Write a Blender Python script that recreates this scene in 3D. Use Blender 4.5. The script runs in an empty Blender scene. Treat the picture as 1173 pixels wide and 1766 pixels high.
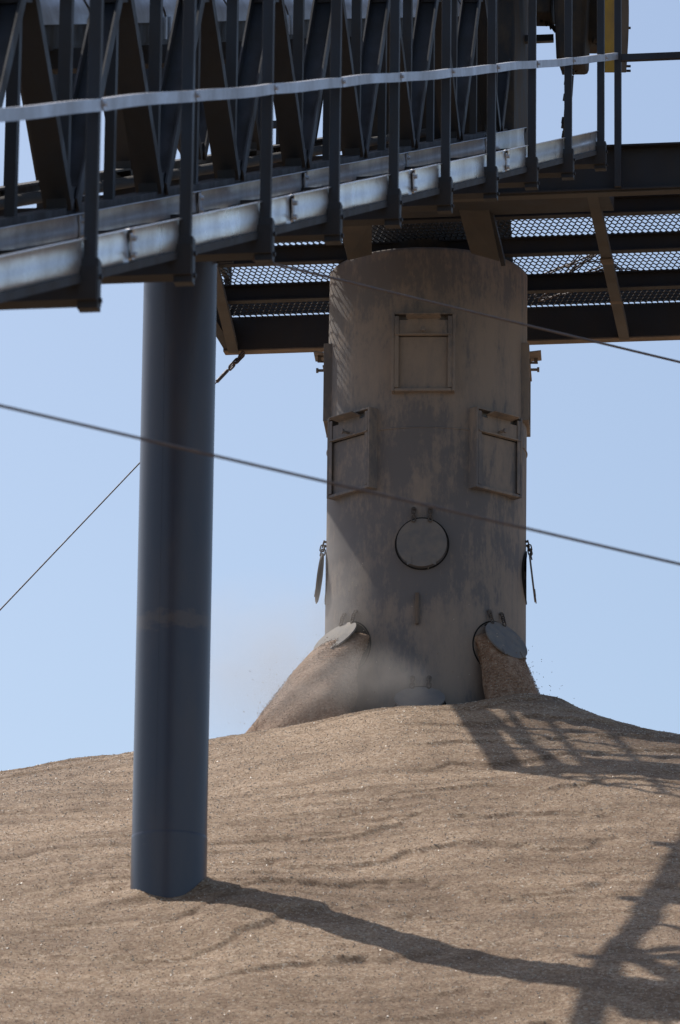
import bpy, math, random
import numpy as np
from mathutils import Vector

sc = bpy.context.scene
R = math.radians
random.seed(7); rng = np.random.default_rng(11)

# ------------------------------------------------------------------ camera
F = 10000.0                                   # focal length in pixels of the 1173 px wide photograph
PITCH, ROLL = R(15.0), R(0.7)
CAM = np.array([0.0, 0.0, 1.7])
fw = np.array([0, math.cos(PITCH), math.sin(PITCH)])
up0 = np.array([0, -math.sin(PITCH), math.cos(PITCH)]); rt0 = np.array([1.0, 0, 0])
rt = math.cos(ROLL) * rt0 + math.sin(ROLL) * up0
up = -math.sin(ROLL) * rt0 + math.cos(ROLL) * up0
cd = bpy.data.cameras.new("camera"); cam = bpy.data.objects.new("camera", cd)
sc.collection.objects.link(cam); sc.camera = cam
from mathutils import Matrix
cam.matrix_world = Matrix(((rt[0], up[0], -fw[0], CAM[0]), (rt[1], up[1], -fw[1], CAM[1]),
                           (rt[2], up[2], -fw[2], CAM[2]), (0, 0, 0, 1)))
cd.sensor_fit = 'HORIZONTAL'; cd.sensor_width = 36; cd.lens = F / 1173 * 36
cd.clip_start = 0.5; cd.clip_end = 6000
cd.dof.use_dof = True; cd.dof.focus_distance = 40.5; cd.dof.aperture_fstop = 14

# ------------------------------------------------------------------ world and sun
SUN_AZ, SUN_EL = R(-41.0), R(51.2)
w = bpy.data.worlds.new("World"); sc.world = w; w.use_nodes = True
nt = w.node_tree; bg = nt.nodes['Background']
sky = nt.nodes.new('ShaderNodeTexSky'); sky.sky_type = 'NISHITA'; sky.sun_disc = False
sky.sun_elevation = SUN_EL; sky.sun_rotation = SUN_AZ
sky.air_density = 1.0; sky.dust_density = 1.7; sky.ozone_density = 1.6
nt.links.new(sky.outputs[0], bg.inputs[0]); bg.inputs[1].default_value = 0.128
sl = bpy.data.lights.new("sun", 'SUN'); sl.energy = 3.8; sl.angle = R(0.5); sl.color = (1.0, 0.93, 0.84)
so = bpy.data.objects.new("sun", sl); sc.collection.objects.link(so)
sd = Vector((math.sin(SUN_AZ) * math.cos(SUN_EL), math.cos(SUN_AZ) * math.cos(SUN_EL), math.sin(SUN_EL)))
so.rotation_euler = sd.to_track_quat('Z', 'Y').to_euler(); so.location = (0, 0, 60)
sc.view_settings.view_transform = 'Standard'; sc.view_settings.look = 'None'
sc.view_settings.gamma = 1; sc.view_settings.exposure = 0.0

# ------------------------------------------------------------------ frames and helpers
def at(px, py, d):
    """world point seen at pixel (px, py) of the photograph at depth d along the view axis"""
    return CAM + d * (fw + (px - 586.5) / F * rt - (py - 883) / F * up)

AZ = R(9.056); G0 = np.array([-0.912, 20.067, 7.946]); SP = 1.8455; RISE = 0.6685
EA = np.array([math.sin(AZ), math.cos(AZ), 0.0]); EL = np.array([-math.cos(AZ), math.sin(AZ), 0.0]); EZ = np.array([0, 0, 1.0])
GD = (EA * SP + EZ * RISE) / math.hypot(SP, RISE)         # along the inclined gantry
GN = np.cross(GD, EL); GN = GN if GN[2] > 0 else -GN
def g(k, wl, h):       # gantry frame: k posts along the incline, wl metres to the left, h above the walkway edge
    return G0 + k * SP * EA + wl * EL + (k * RISE + h) * EZ
def q(a, wl, z):       # horizontal frame square to the gantry: a metres along, wl metres left, absolute height z
    return np.array([G0[0], G0[1], 0.0]) + a * EA + wl * EL + z * EZ

def unit(v):
    v = np.asarray(v, float); return v / np.linalg.norm(v)

class MB:
    def __init__(s): s.v = []; s.f = []; s.sm = []
    def add(s, vs, fs, smooth=False):
        o = len(s.v); s.v += [tuple(map(float, p)) for p in vs]
        s.f += [tuple(o + i for i in f) for f in fs]; s.sm += [smooth] * len(fs); return s
    def box(s, c, ax, ay, az, sx, sy, sz):
        c = np.asarray(c, float); ax, ay, az = unit(ax) * sx / 2, unit(ay) * sy / 2, unit(az) * sz / 2
        vs = [c + i * ax + j * ay + k * az for k in (-1, 1) for j in (-1, 1) for i in (-1, 1)]
        return s.add(vs, [(0, 2, 3, 1), (4, 5, 7, 6), (0, 1, 5, 4), (2, 6, 7, 3), (0, 4, 6, 2), (1, 3, 7, 5)])
    def beam(s, p, r, wd, ht, upv=EZ):
        p, r = np.asarray(p, float), np.asarray(r, float); d = unit(r - p)
        side = unit(np.cross(d, upv)); u = unit(np.cross(side, d))
        return s.box((p + r) / 2, d, side, u, np.linalg.norm(r - p), wd, ht)
    def ibeam(s, p, r, wd, ht, t=.012, upv=EZ):
        p, r = np.asarray(p, float), np.asarray(r, float); d = unit(r - p)
        side = unit(np.cross(d, upv)); u = unit(np.cross(side, d)); L = np.linalg.norm(r - p); m = (p + r) / 2
        s.box(m + u * (ht / 2 - t / 2), d, side, u, L, wd, t); s.box(m - u * (ht / 2 - t / 2), d, side, u, L, wd, t)
        return s.box(m, d, side, u, L - .004, t, ht - 2 * t)
    def channel(s, p, r, wd, ht, t=.01, upv=EZ, sgn=1):
        p, r = np.asarray(p, float), np.asarray(r, float); d = unit(r - p)
        side = unit(np.cross(d, upv)) * sgn; u = unit(np.cross(side, d)); u = u if u @ np.asarray(upv) > 0 else -u
        L = np.linalg.norm(r - p); m = (p + r) / 2
        s.box(m - side * (wd / 2 - t / 2), d, side, u, L, t, ht)
        s.box(m + side * t / 2 + u * (ht / 2 - t / 2), d, side, u, L, wd - t, t)
        return s.box(m + side * t / 2 - u * (ht / 2 - t / 2), d, side, u, L, wd - t, t)
    def cyl(s, p, r, r0, r1=None, n=16, caps=True):
        r1 = r0 if r1 is None else r1; p, r = np.asarray(p, float), np.asarray(r, float); d = unit(r - p)
        a = unit(np.cross(d, EZ if abs(d[2]) < .9 else rt0)); b = np.cross(d, a)
        vs = []
        for c, rr in ((p, r0), (r, r1)):
            vs += [c + rr * (math.cos(2 * math.pi * i / n) * a + math.sin(2 * math.pi * i / n) * b) for i in range(n)]
        s.add(vs, [(i, (i + 1) % n, n + (i + 1) % n, n + i) for i in range(n)], True)
        if caps: s.add(vs[:n], [tuple(range(n))[::-1]]); s.add(vs[n:], [tuple(range(n))])
        return s
    def path(s, pts, r, n=8):
        pts = [np.asarray(p, float) for p in pts]; rings = []
        for i, p in enumerate(pts):
            d = unit(pts[min(i + 1, len(pts) - 1)] - pts[max(i - 1, 0)])
            a = unit(np.cross(d, EZ if abs(d[2]) < .9 else rt0)); b = np.cross(d, a)
            rings += [p + r * (math.cos(2 * math.pi * j / n) * a + math.sin(2 * math.pi * j / n) * b) for j in range(n)]
        fs = [(i * n + j, i * n + (j + 1) % n, (i + 1) * n + (j + 1) % n, (i + 1) * n + j) for i in range(len(pts) - 1) for j in range(n)]
        return s.add(rings, fs, True)
    def link(s, c, dl, df, L, W, r):       # one oval chain link
        dl, df = unit(dl), unit(df); c = np.asarray(c, float); pts = []
        rw = W / 2 - r; hl = L / 2 - r - rw
        for i in range(16):
            t = 2 * math.pi * i / 16; x, y = math.cos(t) * rw, math.sin(t) * rw
            y += hl if y > 0 else -hl
            pts.append(c + df * x + dl * y)
        n = 6; vs = []; nn = np.cross(dl, df)
        for i, p in enumerate(pts):
            d = unit(pts[(i + 1) % 16] - pts[i - 1]); a = np.cross(d, nn)
            vs += [p + r * (math.cos(2 * math.pi * j / n) * a + math.sin(2 * math.pi * j / n) * nn) for j in range(n)]
        return s.add(vs, [(i * n + j, i * n + (j + 1) % n, ((i + 1) % 16) * n + (j + 1) % n, ((i + 1) % 16) * n + j) for i in range(16) for j in range(n)], True)
    def disc(s, c, nrm, r, t, n=40, wob=0):
        nrm = unit(nrm); a = unit(np.cross(nrm, EZ if abs(nrm[2]) < .95 else rt0)); b = np.cross(nrm, a); c = np.asarray(c, float)
        rr = [r + wob * math.sin(5 * i) * random.random() for i in range(n)]
        vs = [c + sg * nrm * t / 2 + rr[i] * (math.cos(2 * math.pi * i / n) * a + math.sin(2 * math.pi * i / n) * b) for sg in (-1, 1) for i in range(n)]
        s.add(vs, [(i, (i + 1) % n, n + (i + 1) % n, n + i) for i in range(n)], True)
        s.add(vs[:n], [tuple(range(n))[::-1]]); return s.add(vs[n:], [tuple(range(n))])
    def build(s, name, mat, parent=None, bevel=0, loc=None):
        v = np.array(s.v); c = (v.min(0) + v.max(0)) / 2 if loc is None else np.asarray(loc, float)
        me = bpy.data.meshes.new(name); me.from_pydata([tuple(p) for p in (v - c)], [], s.f); me.materials.append(mat)
        me.polygons.foreach_set('use_smooth', s.sm); me.update()
        o = bpy.data.objects.new(name, me); sc.collection.objects.link(o)
        o['wl'] = [float(x) for x in c]
        if parent is not None: o.parent = parent; o.location = tuple(c - np.array(parent['wl']))
        else: o.location = tuple(c)
        if bevel:
            b = o.modifiers.new('bevel', 'BEVEL'); b.width = bevel; b.segments = 2; b.limit_method = 'ANGLE'; b.angle_limit = R(40)
        return o

def tag(o, label, cat=None, group=None, kind=None):
    if label: o['label'] = label
    if cat: o['category'] = cat
    if group: o['group'] = group
    if kind: o['kind'] = kind
    return o
def thing(name, loc, label, cat, group=None):
    o = bpy.data.objects.new(name, None); sc.collection.objects.link(o); o.location = tuple(loc); o['wl'] = [float(x) for x in loc]
    o.empty_display_size = .2
    return tag(o, label, cat, group)

# ------------------------------------------------------------------ materials
def new_mat(name):
    m = bpy.data.materials.new(name); m.use_nodes = True; n = m.node_tree; b = n.nodes['Principled BSDF']
    geo = n.nodes.new('ShaderNodeNewGeometry'); return m, n, b, geo
def N(n, typ, **kw):
    x = n.nodes.new(typ)
    for k, v in kw.items(): setattr(x, k, v)
    return x
def noise(n, vec, scale, detail=4, rough=.55, stretch=None):
    if stretch:
        mp = N(n, 'ShaderNodeMapping'); mp.inputs['Scale'].default_value = stretch; n.links.new(vec, mp.inputs[0]); vec = mp.outputs[0]
    t = N(n, 'ShaderNodeTexNoise'); t.inputs['Scale'].default_value = scale; t.inputs['Detail'].default_value = detail
    t.inputs['Roughness'].default_value = rough; n.links.new(vec, t.inputs['Vector']); return t.outputs['Fac']
def ramp(n, fac, stops):
    r = N(n, 'ShaderNodeValToRGB'); n.links.new(fac, r.inputs[0]); e = r.color_ramp.elements
    while len(e) < len(stops): e.new(.5)
    for i, (p, c) in enumerate(stops): e[i].position = p; e[i].color = (c if len(c) == 4 else (*c, 1)) if not isinstance(c, (int, float)) else (c, c, c, 1)
    return r.outputs[0]
def mix(n, fac, a, b, mode='MIX'):
    m = N(n, 'ShaderNodeMix', data_type='RGBA', blend_type=mode)
    if isinstance(fac, (int, float)): m.inputs[0].default_value = fac
    else: n.links.new(fac, m.inputs[0])
    for i, x in ((6, a), (7, b)):
        if isinstance(x, tuple): m.inputs[i].default_value = (*x, 1)
        else: n.links.new(x, m.inputs[i])
    return m.outputs[2]
def bump(n, b, h, strength, dist):
    bp = N(n, 'ShaderNodeBump'); bp.inputs['Strength'].default_value = strength; bp.inputs['Distance'].default_value = dist
    n.links.new(h, bp.inputs['Height']); n.links.new(bp.outputs[0], b.inputs['Normal'])

def mth(n, op, a, b_=None, c=None, clamp=False):
    x = N(n, 'ShaderNodeMath', operation=op); x.use_clamp = clamp
    for i, y in enumerate((a, b_, c)):
        if y is None: continue
        if isinstance(y, (int, float)): x.inputs[i].default_value = y
        else: n.links.new(y, x.inputs[i])
    return x.outputs[0]
def dusty_paint(name, paint, dust, lo, hi, rough=.5, metallic=0, stretch=(1, 1, .35), scale=6, bmp=.15):
    m, n, b, geo = new_mat(name); P = geo.outputs['Position']
    f = ramp(n, noise(n, P, scale, 6, .65, stretch), [(lo, 0.0), (hi, 1.0)])
    c = mix(n, f, paint, dust)
    v = ramp(n, noise(n, P, 2.2, 3), [(.3, .8), (.7, 1.15)])
    c = mix(n, 1.0, c, v, 'MULTIPLY'); n.links.new(c, b.inputs['Base Color'])
    rr = ramp(n, f, [(0, rough), (1, min(.95, rough + .35))]); n.links.new(rr, b.inputs['Roughness'])
    b.inputs['Metallic'].default_value = metallic
    bump(n, b, noise(n, P, 45, 3), bmp, .002); return m

M_STEEL = dusty_paint('dark_painted_steel', (.017, .022, .033), (.036, .031, .028), .35, .75, .48)
M_TRUSS = dusty_paint('dusty_truss_steel', (.026, .030, .038), (.044, .040, .037), .40, .72, .55)
M_PLAT = dusty_paint('platform_steel', (.022, .023, .028), (.044, .038, .034), .4, .8, .7)
M_TAN = dusty_paint('tan_steel', (.10, .080, .062), (.19, .145, .11), .35, .65, .8)  # tan base with lighter noise patches
M_BRKT = dusty_paint('bracket_steel', (.055, .052, .050), (.088, .078, .070), .35, .65, .7)
M_POST = None
M_YEL = dusty_paint('yellow_guard_paint', (.42, .25, .03), (.24, .15, .06), .45, .75, .5)
M_CABLE = dusty_paint('wire_rope', (.10, .085, .09), (.20, .15, .12), .4, .7, .5, .3, (1, 1, 1), 40)
M_CHAIN = dusty_paint('dusty_chain', (.07, .06, .055), (.16, .13, .105), .35, .65, .7, .2, (1, 1, 1), 30)
M_HANG = dusty_paint('dust_caked_machine', (.022, .022, .024), (.07, .053, .038), .4, .62, .75, 0, (1, 1, .5), 9, .5)

def galv(name, col, rough, met):
    m, n, b, geo = new_mat(name); P = geo.outputs['Position']
    f = noise(n, P, 3.0, 5, .6, (1, 1, .5)); sp = noise(n, P, 60, 2)
    c = mix(n, ramp(n, f, [(.35, 0.0), (.7, 1.0)]), col, tuple(x * .62 for x in col))
    c = mix(n, ramp(n, sp, [(.35, .0), (.65, .25)]), c, (.22, .20, .19))
    n.links.new(c, b.inputs['Base Color']); b.inputs['Metallic'].default_value = met
    n.links.new(ramp(n, f, [(.3, rough), (.75, rough + .18)]), b.inputs['Roughness'])
    bump(n, b, noise(n, P, 5, 3), .25, .01); return m
M_GALV = galv('galvanised_sheet', (.90, .92, .96), .24, .8)
M_GALV_D = galv('dull_shaded_galvanised_sheet', (.66, .70, .76), .40, .5)  # darker, duller copy of the sheet; puts shade into the inner kick boards' colour
M_RAIL = galv('rail_angle', (.55, .56, .60), .38, .7)

# support post paint: dark blue-grey with a smeared band of dried dust
m, n, b, geo = new_mat('post_paint'); M_POST = m; P = geo.outputs['Position']
sx = N(n, 'ShaderNodeSeparateXYZ'); n.links.new(P, sx.inputs[0])
ns = noise(n, P, 13, 7, .7, (1, 1, 1.8))
zc = mth(n, 'ABSOLUTE', mth(n, 'SUBTRACT', sx.outputs[2], 9.145))
band = mth(n, 'SUBTRACT', 1.0, mth(n, 'MULTIPLY', zc, 11.0), clamp=True)
bandn = mth(n, 'MULTIPLY', ramp(n, mth(n, 'ADD', mth(n, 'MULTIPLY', band, .35), mth(n, 'MULTIPLY', ns, .8)), [(.50, 0.0), (.68, 1.0)]), .5)
gen = mth(n, 'MULTIPLY', ramp(n, noise(n, P, 3, 5, .6, (1, 1, .3)), [(.45, 0.0), (.8, 1.0)]), .35)
c = mix(n, mth(n, 'MAXIMUM', bandn, gen), (.050, .058, .084), (.16, .125, .10))
n.links.new(c, b.inputs['Base Color']); b.inputs['Roughness'].default_value = .32
bump(n, b, noise(n, P, 6, 3), .08, .01)

# fill tower: grey paint under patchy brown dust, scoured streaks on the right
m, n, b, geo = new_mat('tower_dusty_steel'); M_TOW = m; P = geo.outputs['Position']
big = noise(n, P, 1.5, 4, .6)
st = noise(n, P, 7, 8, .72, (1, 1, .22)); fn = noise(n, P, 38, 6, .7, (1, 1, .45))
sx = N(n, 'ShaderNodeSeparateXYZ'); n.links.new(P, sx.inputs[0])
side = mth(n, 'SUBTRACT', sx.outputs[0], .62)                       # wind-blown side carries more dust
k1 = mth(n, 'ADD', mth(n, 'MULTIPLY', big, 1.15), mth(n, 'MULTIPLY', side, .12))
k2 = mth(n, 'ADD', k1, mth(n, 'MULTIPLY', mth(n, 'SUBTRACT', st, .5), mth(n, 'ADD', 1.0, mth(n, 'MULTIPLY', side, .9))))
k3 = mth(n, 'ADD', k2, mth(n, 'MULTIPLY', mth(n, 'SUBTRACT', fn, .5), .5))
dustf = ramp(n, k3, [(.46, 0.0), (.60, .65), (.80, 1.0)])
c = mix(n, dustf, (.170, .160, .160), (.320, .263, .216))
n.links.new(c, b.inputs['Base Color']); b.inputs['Roughness'].default_value = .85
bump(n, b, fn, .35, .004)

m, n, b, geo = new_mat('lid_steel'); M_LID = m; P = geo.outputs['Position']
c = mix(n, ramp(n, noise(n, P, 14, 5, .6), [(.35, 0.0), (.7, 1.0)]), (.17, .165, .165), (.25, .22, .19))
n.links.new(c, b.inputs['Base Color']); b.inputs['Roughness'].default_value = .75; bump(n, b, noise(n, P, 60, 3), .2, .002)
M_DARK = dusty_paint('gap_shade', (.012, .011, .011), (.02, .017, .014), .4, .7, .9)  # near-black colour painted in for the shade of hatches and lid gaps

def grain_mat(name, a, b2, c2, hot):
    m, n, b, geo = new_mat(name); P = geo.outputs['Position']
    v = N(n, 'ShaderNodeTexVoronoi'); v.inputs['Scale'].default_value = 80; n.links.new(P, v.inputs['Vector'])
    sp = N(n, 'ShaderNodeSeparateColor'); n.links.new(v.outputs['Color'], sp.inputs[0])
    c = ramp(n, sp.outputs[0], [(0, tuple(x * .62 for x in a)), (.22, (a[0] * 1.05, a[1] * .9, a[2] * .8)), (.5, b2), (.86, c2), (.95, hot)])  # brightest cells paint in the sparkle of grains catching light
    c = mix(n, .38, c, ramp(n, noise(n, P, 9, 8, .8), [(.34, a), (.5, b2), (.64, c2)]))
    if name == 'wheat_grain':            # sorted bands of coarse and dusty grain, and red grain laid bare in the slip lines
        at_ = N(n, 'ShaderNodeAttribute', attribute_name='sorting'); al = N(n, 'ShaderNodeAttribute', attribute_name='slip')
        c = mix(n, 1.0, c, ramp(n, at_.outputs['Fac'], [(.28, (.80, .76, .71)), (.5, (1.0, .99, .97)), (.75, (1.17, 1.18, 1.19))]), 'MULTIPLY')
        c = mix(n, mth(n, 'MULTIPLY', al.outputs['Fac'], .5), c, (.13, .072, .042))
    big = ramp(n, noise(n, P, .8, 6, .62, (1, .55, 1)), [(.3, (.84, .81, .78)), (.7, (1.12, 1.11, 1.10))])
    c = mix(n, 1.0, c, big, 'MULTIPLY'); n.links.new(c, b.inputs['Base Color'])
    b.inputs['Roughness'].default_value = .8; b.inputs['Specular IOR Level'].default_value = .3
    hh = noise(n, P, 42, 6, .7); bump(n, b, hh, .4, .006)
    return m
M_FRESH = grain_mat('fresh_wheat_grain', (.25, .155, .10), (.33, .215, .14), (.41, .285, .20), (.48, .36, .26))
M_GRAIN = grain_mat('wheat_grain', (.182, .112, .063), (.305, .205, .124), (.42, .312, .208), (.60, .50, .39))
def flat_mat(name, col, rough=.6):
    m, n, b, geo = new_mat(name); P = geo.outputs['Position']
    c = mix(n, ramp(n, noise(n, P, 90, 1), [(.35, 0.0), (.65, 1.0)]), col, tuple(x * .7 for x in col))
    n.links.new(c, b.inputs['Base Color']); b.inputs['Roughness'].default_value = rough; return m
M_KERNEL2 = flat_mat('fresh_kernel', (.36, .23, .15), .5)
M_KERNEL = flat_mat('kernel', (.34, .235, .15), .5); M_HUSK_GLINT = flat_mat('pale_husk_glint', (.62, .54, .43), .4)  # pale husk colour also paints the glint of sunlit grains

# ------------------------------------------------------------------ noise for terrain
def vnoise(x, y, seed):
    xi = np.floor(x).astype(np.int64); yi = np.floor(y).astype(np.int64); xf = x - xi; yf = y - yi
    def hsh(i, j):
        h = (i * 374761393 + j * 668265263 + seed * 974634533) & 0xffffffff
        h = ((h ^ (h >> 13)) * 1274126177) & 0xffffffff; return ((h ^ (h >> 16)) & 0xffff) / 65535.0
    u = xf * xf * xf * (xf * (xf * 6 - 15) + 10); v = yf * yf * yf * (yf * (yf * 6 - 15) + 10)
    return (hsh(xi, yi) * (1 - u) + hsh(xi + 1, yi) * u) * (1 - v) + (hsh(xi, yi + 1) * (1 - u) + hsh(xi + 1, yi + 1) * u) * v
def fbm(x, y, seed, o=4):
    s = 0; a = .5
    for i in range(o): s = s + a * (vnoise(x * 2 ** i, y * 2 ** i, seed + i) - .5); a *= .5
    return s * 2
TX, TY = .61, 39.5; TR = .705                # fill tower axis and radius
PX, PY, PR = -.885, 30.2, .200               # support post axis and radius
def Hbase(X, Y):
    dx = X - TX; dy = Y - TY; a = np.where(dx < 0, .50, .62)
    z = 10.73 - .386 * (np.sqrt(a * a * dx * dx + dy * dy + 2.25) - 1.5)
    z = z + .17 * np.exp(-((X - 1.35) / .42) ** 2 - ((Y - 38.6) / .9) ** 2) + .05 * np.exp(-((X - .3) / .7) ** 2 - ((Y - 38.3) / .8) ** 2)
    z = z + .055 * np.exp(-((X + .08) / .42) ** 2 - ((Y - 29.3) / .9) ** 2) + .075 * np.exp(-((X - 1.6) / .8) ** 2 - ((Y - 27.9) / 1.1) ** 2)
    f = 1 / (1 + np.exp(-(Y - 34.5) / 1.2))
    z = z - f * (.13 * (1 - np.exp(-(np.minimum(dx, 0) / .6) ** 2)) + .075 * np.maximum(0, -dx - .8))
    return z + .03 + .07 * np.exp(-((X + .45) / .45) ** 2 - ((Y - 30.1) / 1.1) ** 2) - .03 * f
def Hfine(X, Y, info=False):
    u = .036 * fbm(X * 1.1 + 3, Y * .55, 3, 3) + .015 * fbm(X * 3.2 + (Y * .3), Y * 1.6, 17, 3) + .008 * fbm(X * 14, Y * 9, 29, 4)
    mixk = 1 / (1 + np.exp(-(Y - 28.5) / 1.0))
    lean = .22 + .50 * mixk
    ph = (Y - lean * X) * .95 + 1.5 * fbm(X * .55, Y * .3, 41, 3) + .30 * fbm(X * 2.6, Y * 2.0, 47, 4)
    s = ph - np.floor(ph); s = np.where(s < .96, s / .96, (1 - s) / .04)
    mask = np.clip((vnoise(X * .9 + 40, Y * .35, 53) - .36) * 2.6, 0, 1)
    u = u - .020 * mask * s
    slip = mask * np.exp(-((s - .985) / .040) ** 2) * (s < 1.01)
    ph2 = (Y - (lean - .35) * X) * 2.1 + 1.6 * fbm(X * .8 + 9, Y * .5, 61, 3)
    s2 = ph2 - np.floor(ph2); s2 = np.where(s2 < .92, s2 / .92, (1 - s2) / .08)
    m2_ = np.clip((vnoise(X * 1.3, Y * .6, 67) - .4) * 3, 0, 1)
    u = u - .011 * m2_ * s2
    slip = np.clip(slip + .7 * m2_ * np.exp(-((s2 - .97) / .07) ** 2), 0, 1) * (.35 + .65 * vnoise(X * 7, Y * 3, 71))
    sort = .5 + .55 * fbm(ph * 2.3, X * .45 + 7, 83, 4) + .5 * fbm(ph2 * 3.1, X * .9, 91, 4)
    return (u, np.clip(sort, 0, 1), slip) if info else u
def H(X, Y):
    b = Hbase(X, Y); far = np.clip((np.hypot(X - TX, Y - TY) - 26) / 6, 0, 1)
    rp = np.hypot(X - PX, Y - PY); th = np.arctan2(Y - PY, X - PX)
    b = b + np.exp(-np.maximum(rp - PR, 0) / .07) * (.030 + .025 * np.sin(th) + .018 * np.cos(3 * th + 1))
    near = np.exp(-(np.hypot(X - TX, Y - TY) / 1.3) ** 2)
    return np.maximum(b + Hfine(X, Y) * (1 - .8 * near), -.3)

# ------------------------------------------------------------------ ground and grain heap
me = bpy.data.meshes.new('ground'); S_ = 3000
me.from_pydata([(-S_, -S_, 0), (S_, -S_, 0), (S_, S_, 0), (-S_, S_, 0)], [], [(0, 1, 2, 3)])
m, n, b, geo = new_mat('dry_ground'); c = mix(n, noise(n, geo.outputs['Position'], .7, 6), (.17, .13, .09), (.28, .23, .17))
n.links.new(c, b.inputs['Base Color']); b.inputs['Roughness'].default_value = .95
me.materials.append(m); go = bpy.data.objects.new('ground', me); sc.collection.objects.link(go)
tag(go, 'pale dry yard ground around the foot of the grain heap', 'ground', kind='structure')

def axis_vals(lo, a, b_, hi, fine, coarse):
    l = [a]; st = fine
    while l[0] > lo: st *= 1.18; st = min(st, coarse); l.insert(0, l[0] - st)
    mid = list(np.arange(a + fine, b_, fine)); r = [b_]; st = fine
    while r[-1] < hi: st *= 1.18; st = min(st, coarse); r.append(r[-1] + st)
    return np.array(l + mid + r)
xs = axis_vals(-46, -3.3, 3.6, 42, .018, 1.2); ys = axis_vals(8, 25.0, 40.6, 68, .024, 1.2)
XX, YY = np.meshgrid(xs, ys); ZZ = H(XX, YY)
nx, ny = len(xs), len(ys)
V = np.stack([XX.ravel(), YY.ravel(), ZZ.ravel()], 1)
idx = np.arange(nx * ny).reshape(ny, nx)
Q = np.stack([idx[:-1, :-1].ravel(), idx[:-1, 1:].ravel(), idx[1:, 1:].ravel(), idx[1:, :-1].ravel()], 1)

def kernels(P, size, elong=1.9):
    """little octahedral kernels, one per point, at random angles -> (verts, tris)"""
    n_ = len(P); a = rng.normal(size=(n_, 3)); a /= np.linalg.norm(a, axis=1)[:, None]
    b_ = rng.normal(size=(n_, 3)); b_ -= (a * b_).sum(1)[:, None] * a; b_ /= np.linalg.norm(b_, axis=1)[:, None]; c_ = np.cross(a, b_)
    s_ = (size * rng.uniform(.7, 1.3, n_))[:, None]
    vs = np.stack([P + a * s_ * elong, P - a * s_ * elong, P + b_ * s_, P - b_ * s_, P + c_ * s_, P - c_ * s_], 1).reshape(-1, 3)
    t = np.array([(0, 2, 4), (2, 1, 4), (1, 3, 4), (3, 0, 4), (2, 0, 5), (1, 2, 5), (3, 1, 5), (0, 3, 5)])
    fs = (np.arange(n_)[:, None, None] * 6 + t[None]).reshape(-1, 3); return vs, fs
def big_mesh(name, V, quads, tris, mats, quad_smooth=True, tri_mat=None, loc=(0, 0, 0)):
    V = np.asarray(V) - np.asarray(loc)
    me = bpy.data.meshes.new(name); nq, ntr = len(quads), len(tris)
    me.vertices.add(len(V)); me.vertices.foreach_set('co', V.astype(np.float32).ravel())
    li = np.concatenate([np.asarray(quads).ravel(), np.asarray(tris).ravel()]).astype(np.int32)
    me.loops.add(len(li)); me.loops.foreach_set('vertex_index', li)
    ls = np.concatenate([np.arange(nq) * 4, nq * 4 + np.arange(ntr) * 3]).astype(np.int32)
    me.polygons.add(nq + ntr); me.polygons.foreach_set('loop_start', ls)
    me.polygons.foreach_set('use_smooth', np.concatenate([np.full(nq, quad_smooth), np.zeros(ntr, bool)]))
    for mt in mats: me.materials.append(mt)
    if tri_mat is not None: me.polygons.foreach_set('material_index', np.concatenate([np.zeros(nq, np.int32), tri_mat.astype(np.int32)]))
    me.update(calc_edges=True); me.validate()
    o = bpy.data.objects.new(name, me); sc.collection.objects.link(o); o.location = loc; o['wl'] = list(map(float, loc)); return o

NK = 130000
kx = rng.uniform(-3.1, 3.2, NK); ky = rng.uniform(26, 39.4, NK)
keep = np.hypot(kx - TX, ky - TY) > TR + .02; keep &= np.hypot(kx - PX, ky - PY) > PR + .02
kx, ky = kx[keep], ky[keep]
kp = np.stack([kx, ky, H(kx, ky) + .0008 * (rng.random(len(kx)) < .5) - .0006], 1)
ksz = np.full(len(kp), .0023); hot = rng.random(len(kp)) < .14; ksz[hot] = .0040
kv, kf = kernels(kp, ksz)
tm = np.where(np.repeat(hot, 8), 2, 1)
_, SORT, SLIP = Hfine(XX, YY, True)
pile = big_mesh('grain_pile', np.concatenate([V, kv]), Q, kf + len(V), [M_GRAIN, M_KERNEL, M_HUSK_GLINT], True, tm)
for an_, arr_ in (('sorting', SORT), ('slip', SLIP)):
    a_ = pile.data.attributes.new(an_, 'FLOAT', 'POINT'); full = np.full(len(pile.data.vertices), .5 if an_ == 'sorting' else 0, np.float32)
    full[:nx * ny] = arr_.ravel(); a_.data.foreach_set('value', full)
tag(pile, 'huge heap of brown wheat grain with rippled slopes under the conveyor', 'grain pile', kind='stuff')

# ------------------------------------------------------------------ fill tower
tower = thing('fill_tower', (TX, TY, float(10.4)), 'fat dusty steel filling tube standing in the top of the grain heap', 'filling tube')
ZT = 14.03
TH0 = -3.3                                   # the hatch rows face a little left of the camera
def rdir(deg):
    t = R(deg); return np.array([math.sin(t), -math.cos(t), 0.0])
def tdir(deg):
    t = R(deg); return np.array([math.cos(t), math.sin(t), 0.0])
TC = np.array([TX, TY, 0.0])
mb = MB(); nseg = 128; zs = list(np.linspace(9.2, ZT - .03, 40)) + [ZT - .012, ZT]
rr = [TR + .0012 * math.sin(z * 3) for z in zs]; rr[-1] = TR - .012
vs = []
for z, r_ in zip(zs, rr):
    for i in range(nseg):
        t = 2 * math.pi * i / nseg; r2 = r_ + .0016 * math.sin(3 * t + z) + .001 * math.sin(7 * t - 2 * z)
        vs.append((TX + r2 * math.cos(t), TY + r2 * math.sin(t), z))
fs = [(i * nseg + j, i * nseg + (j + 1) % nseg, (i + 1) * nseg + (j + 1) % nseg, (i + 1) * nseg + j) for i in range(len(zs) - 1) for j in range(nseg)]
mb.add(vs, fs, True); mb.add(vs[-nseg:], [tuple(range(nseg))])
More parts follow.
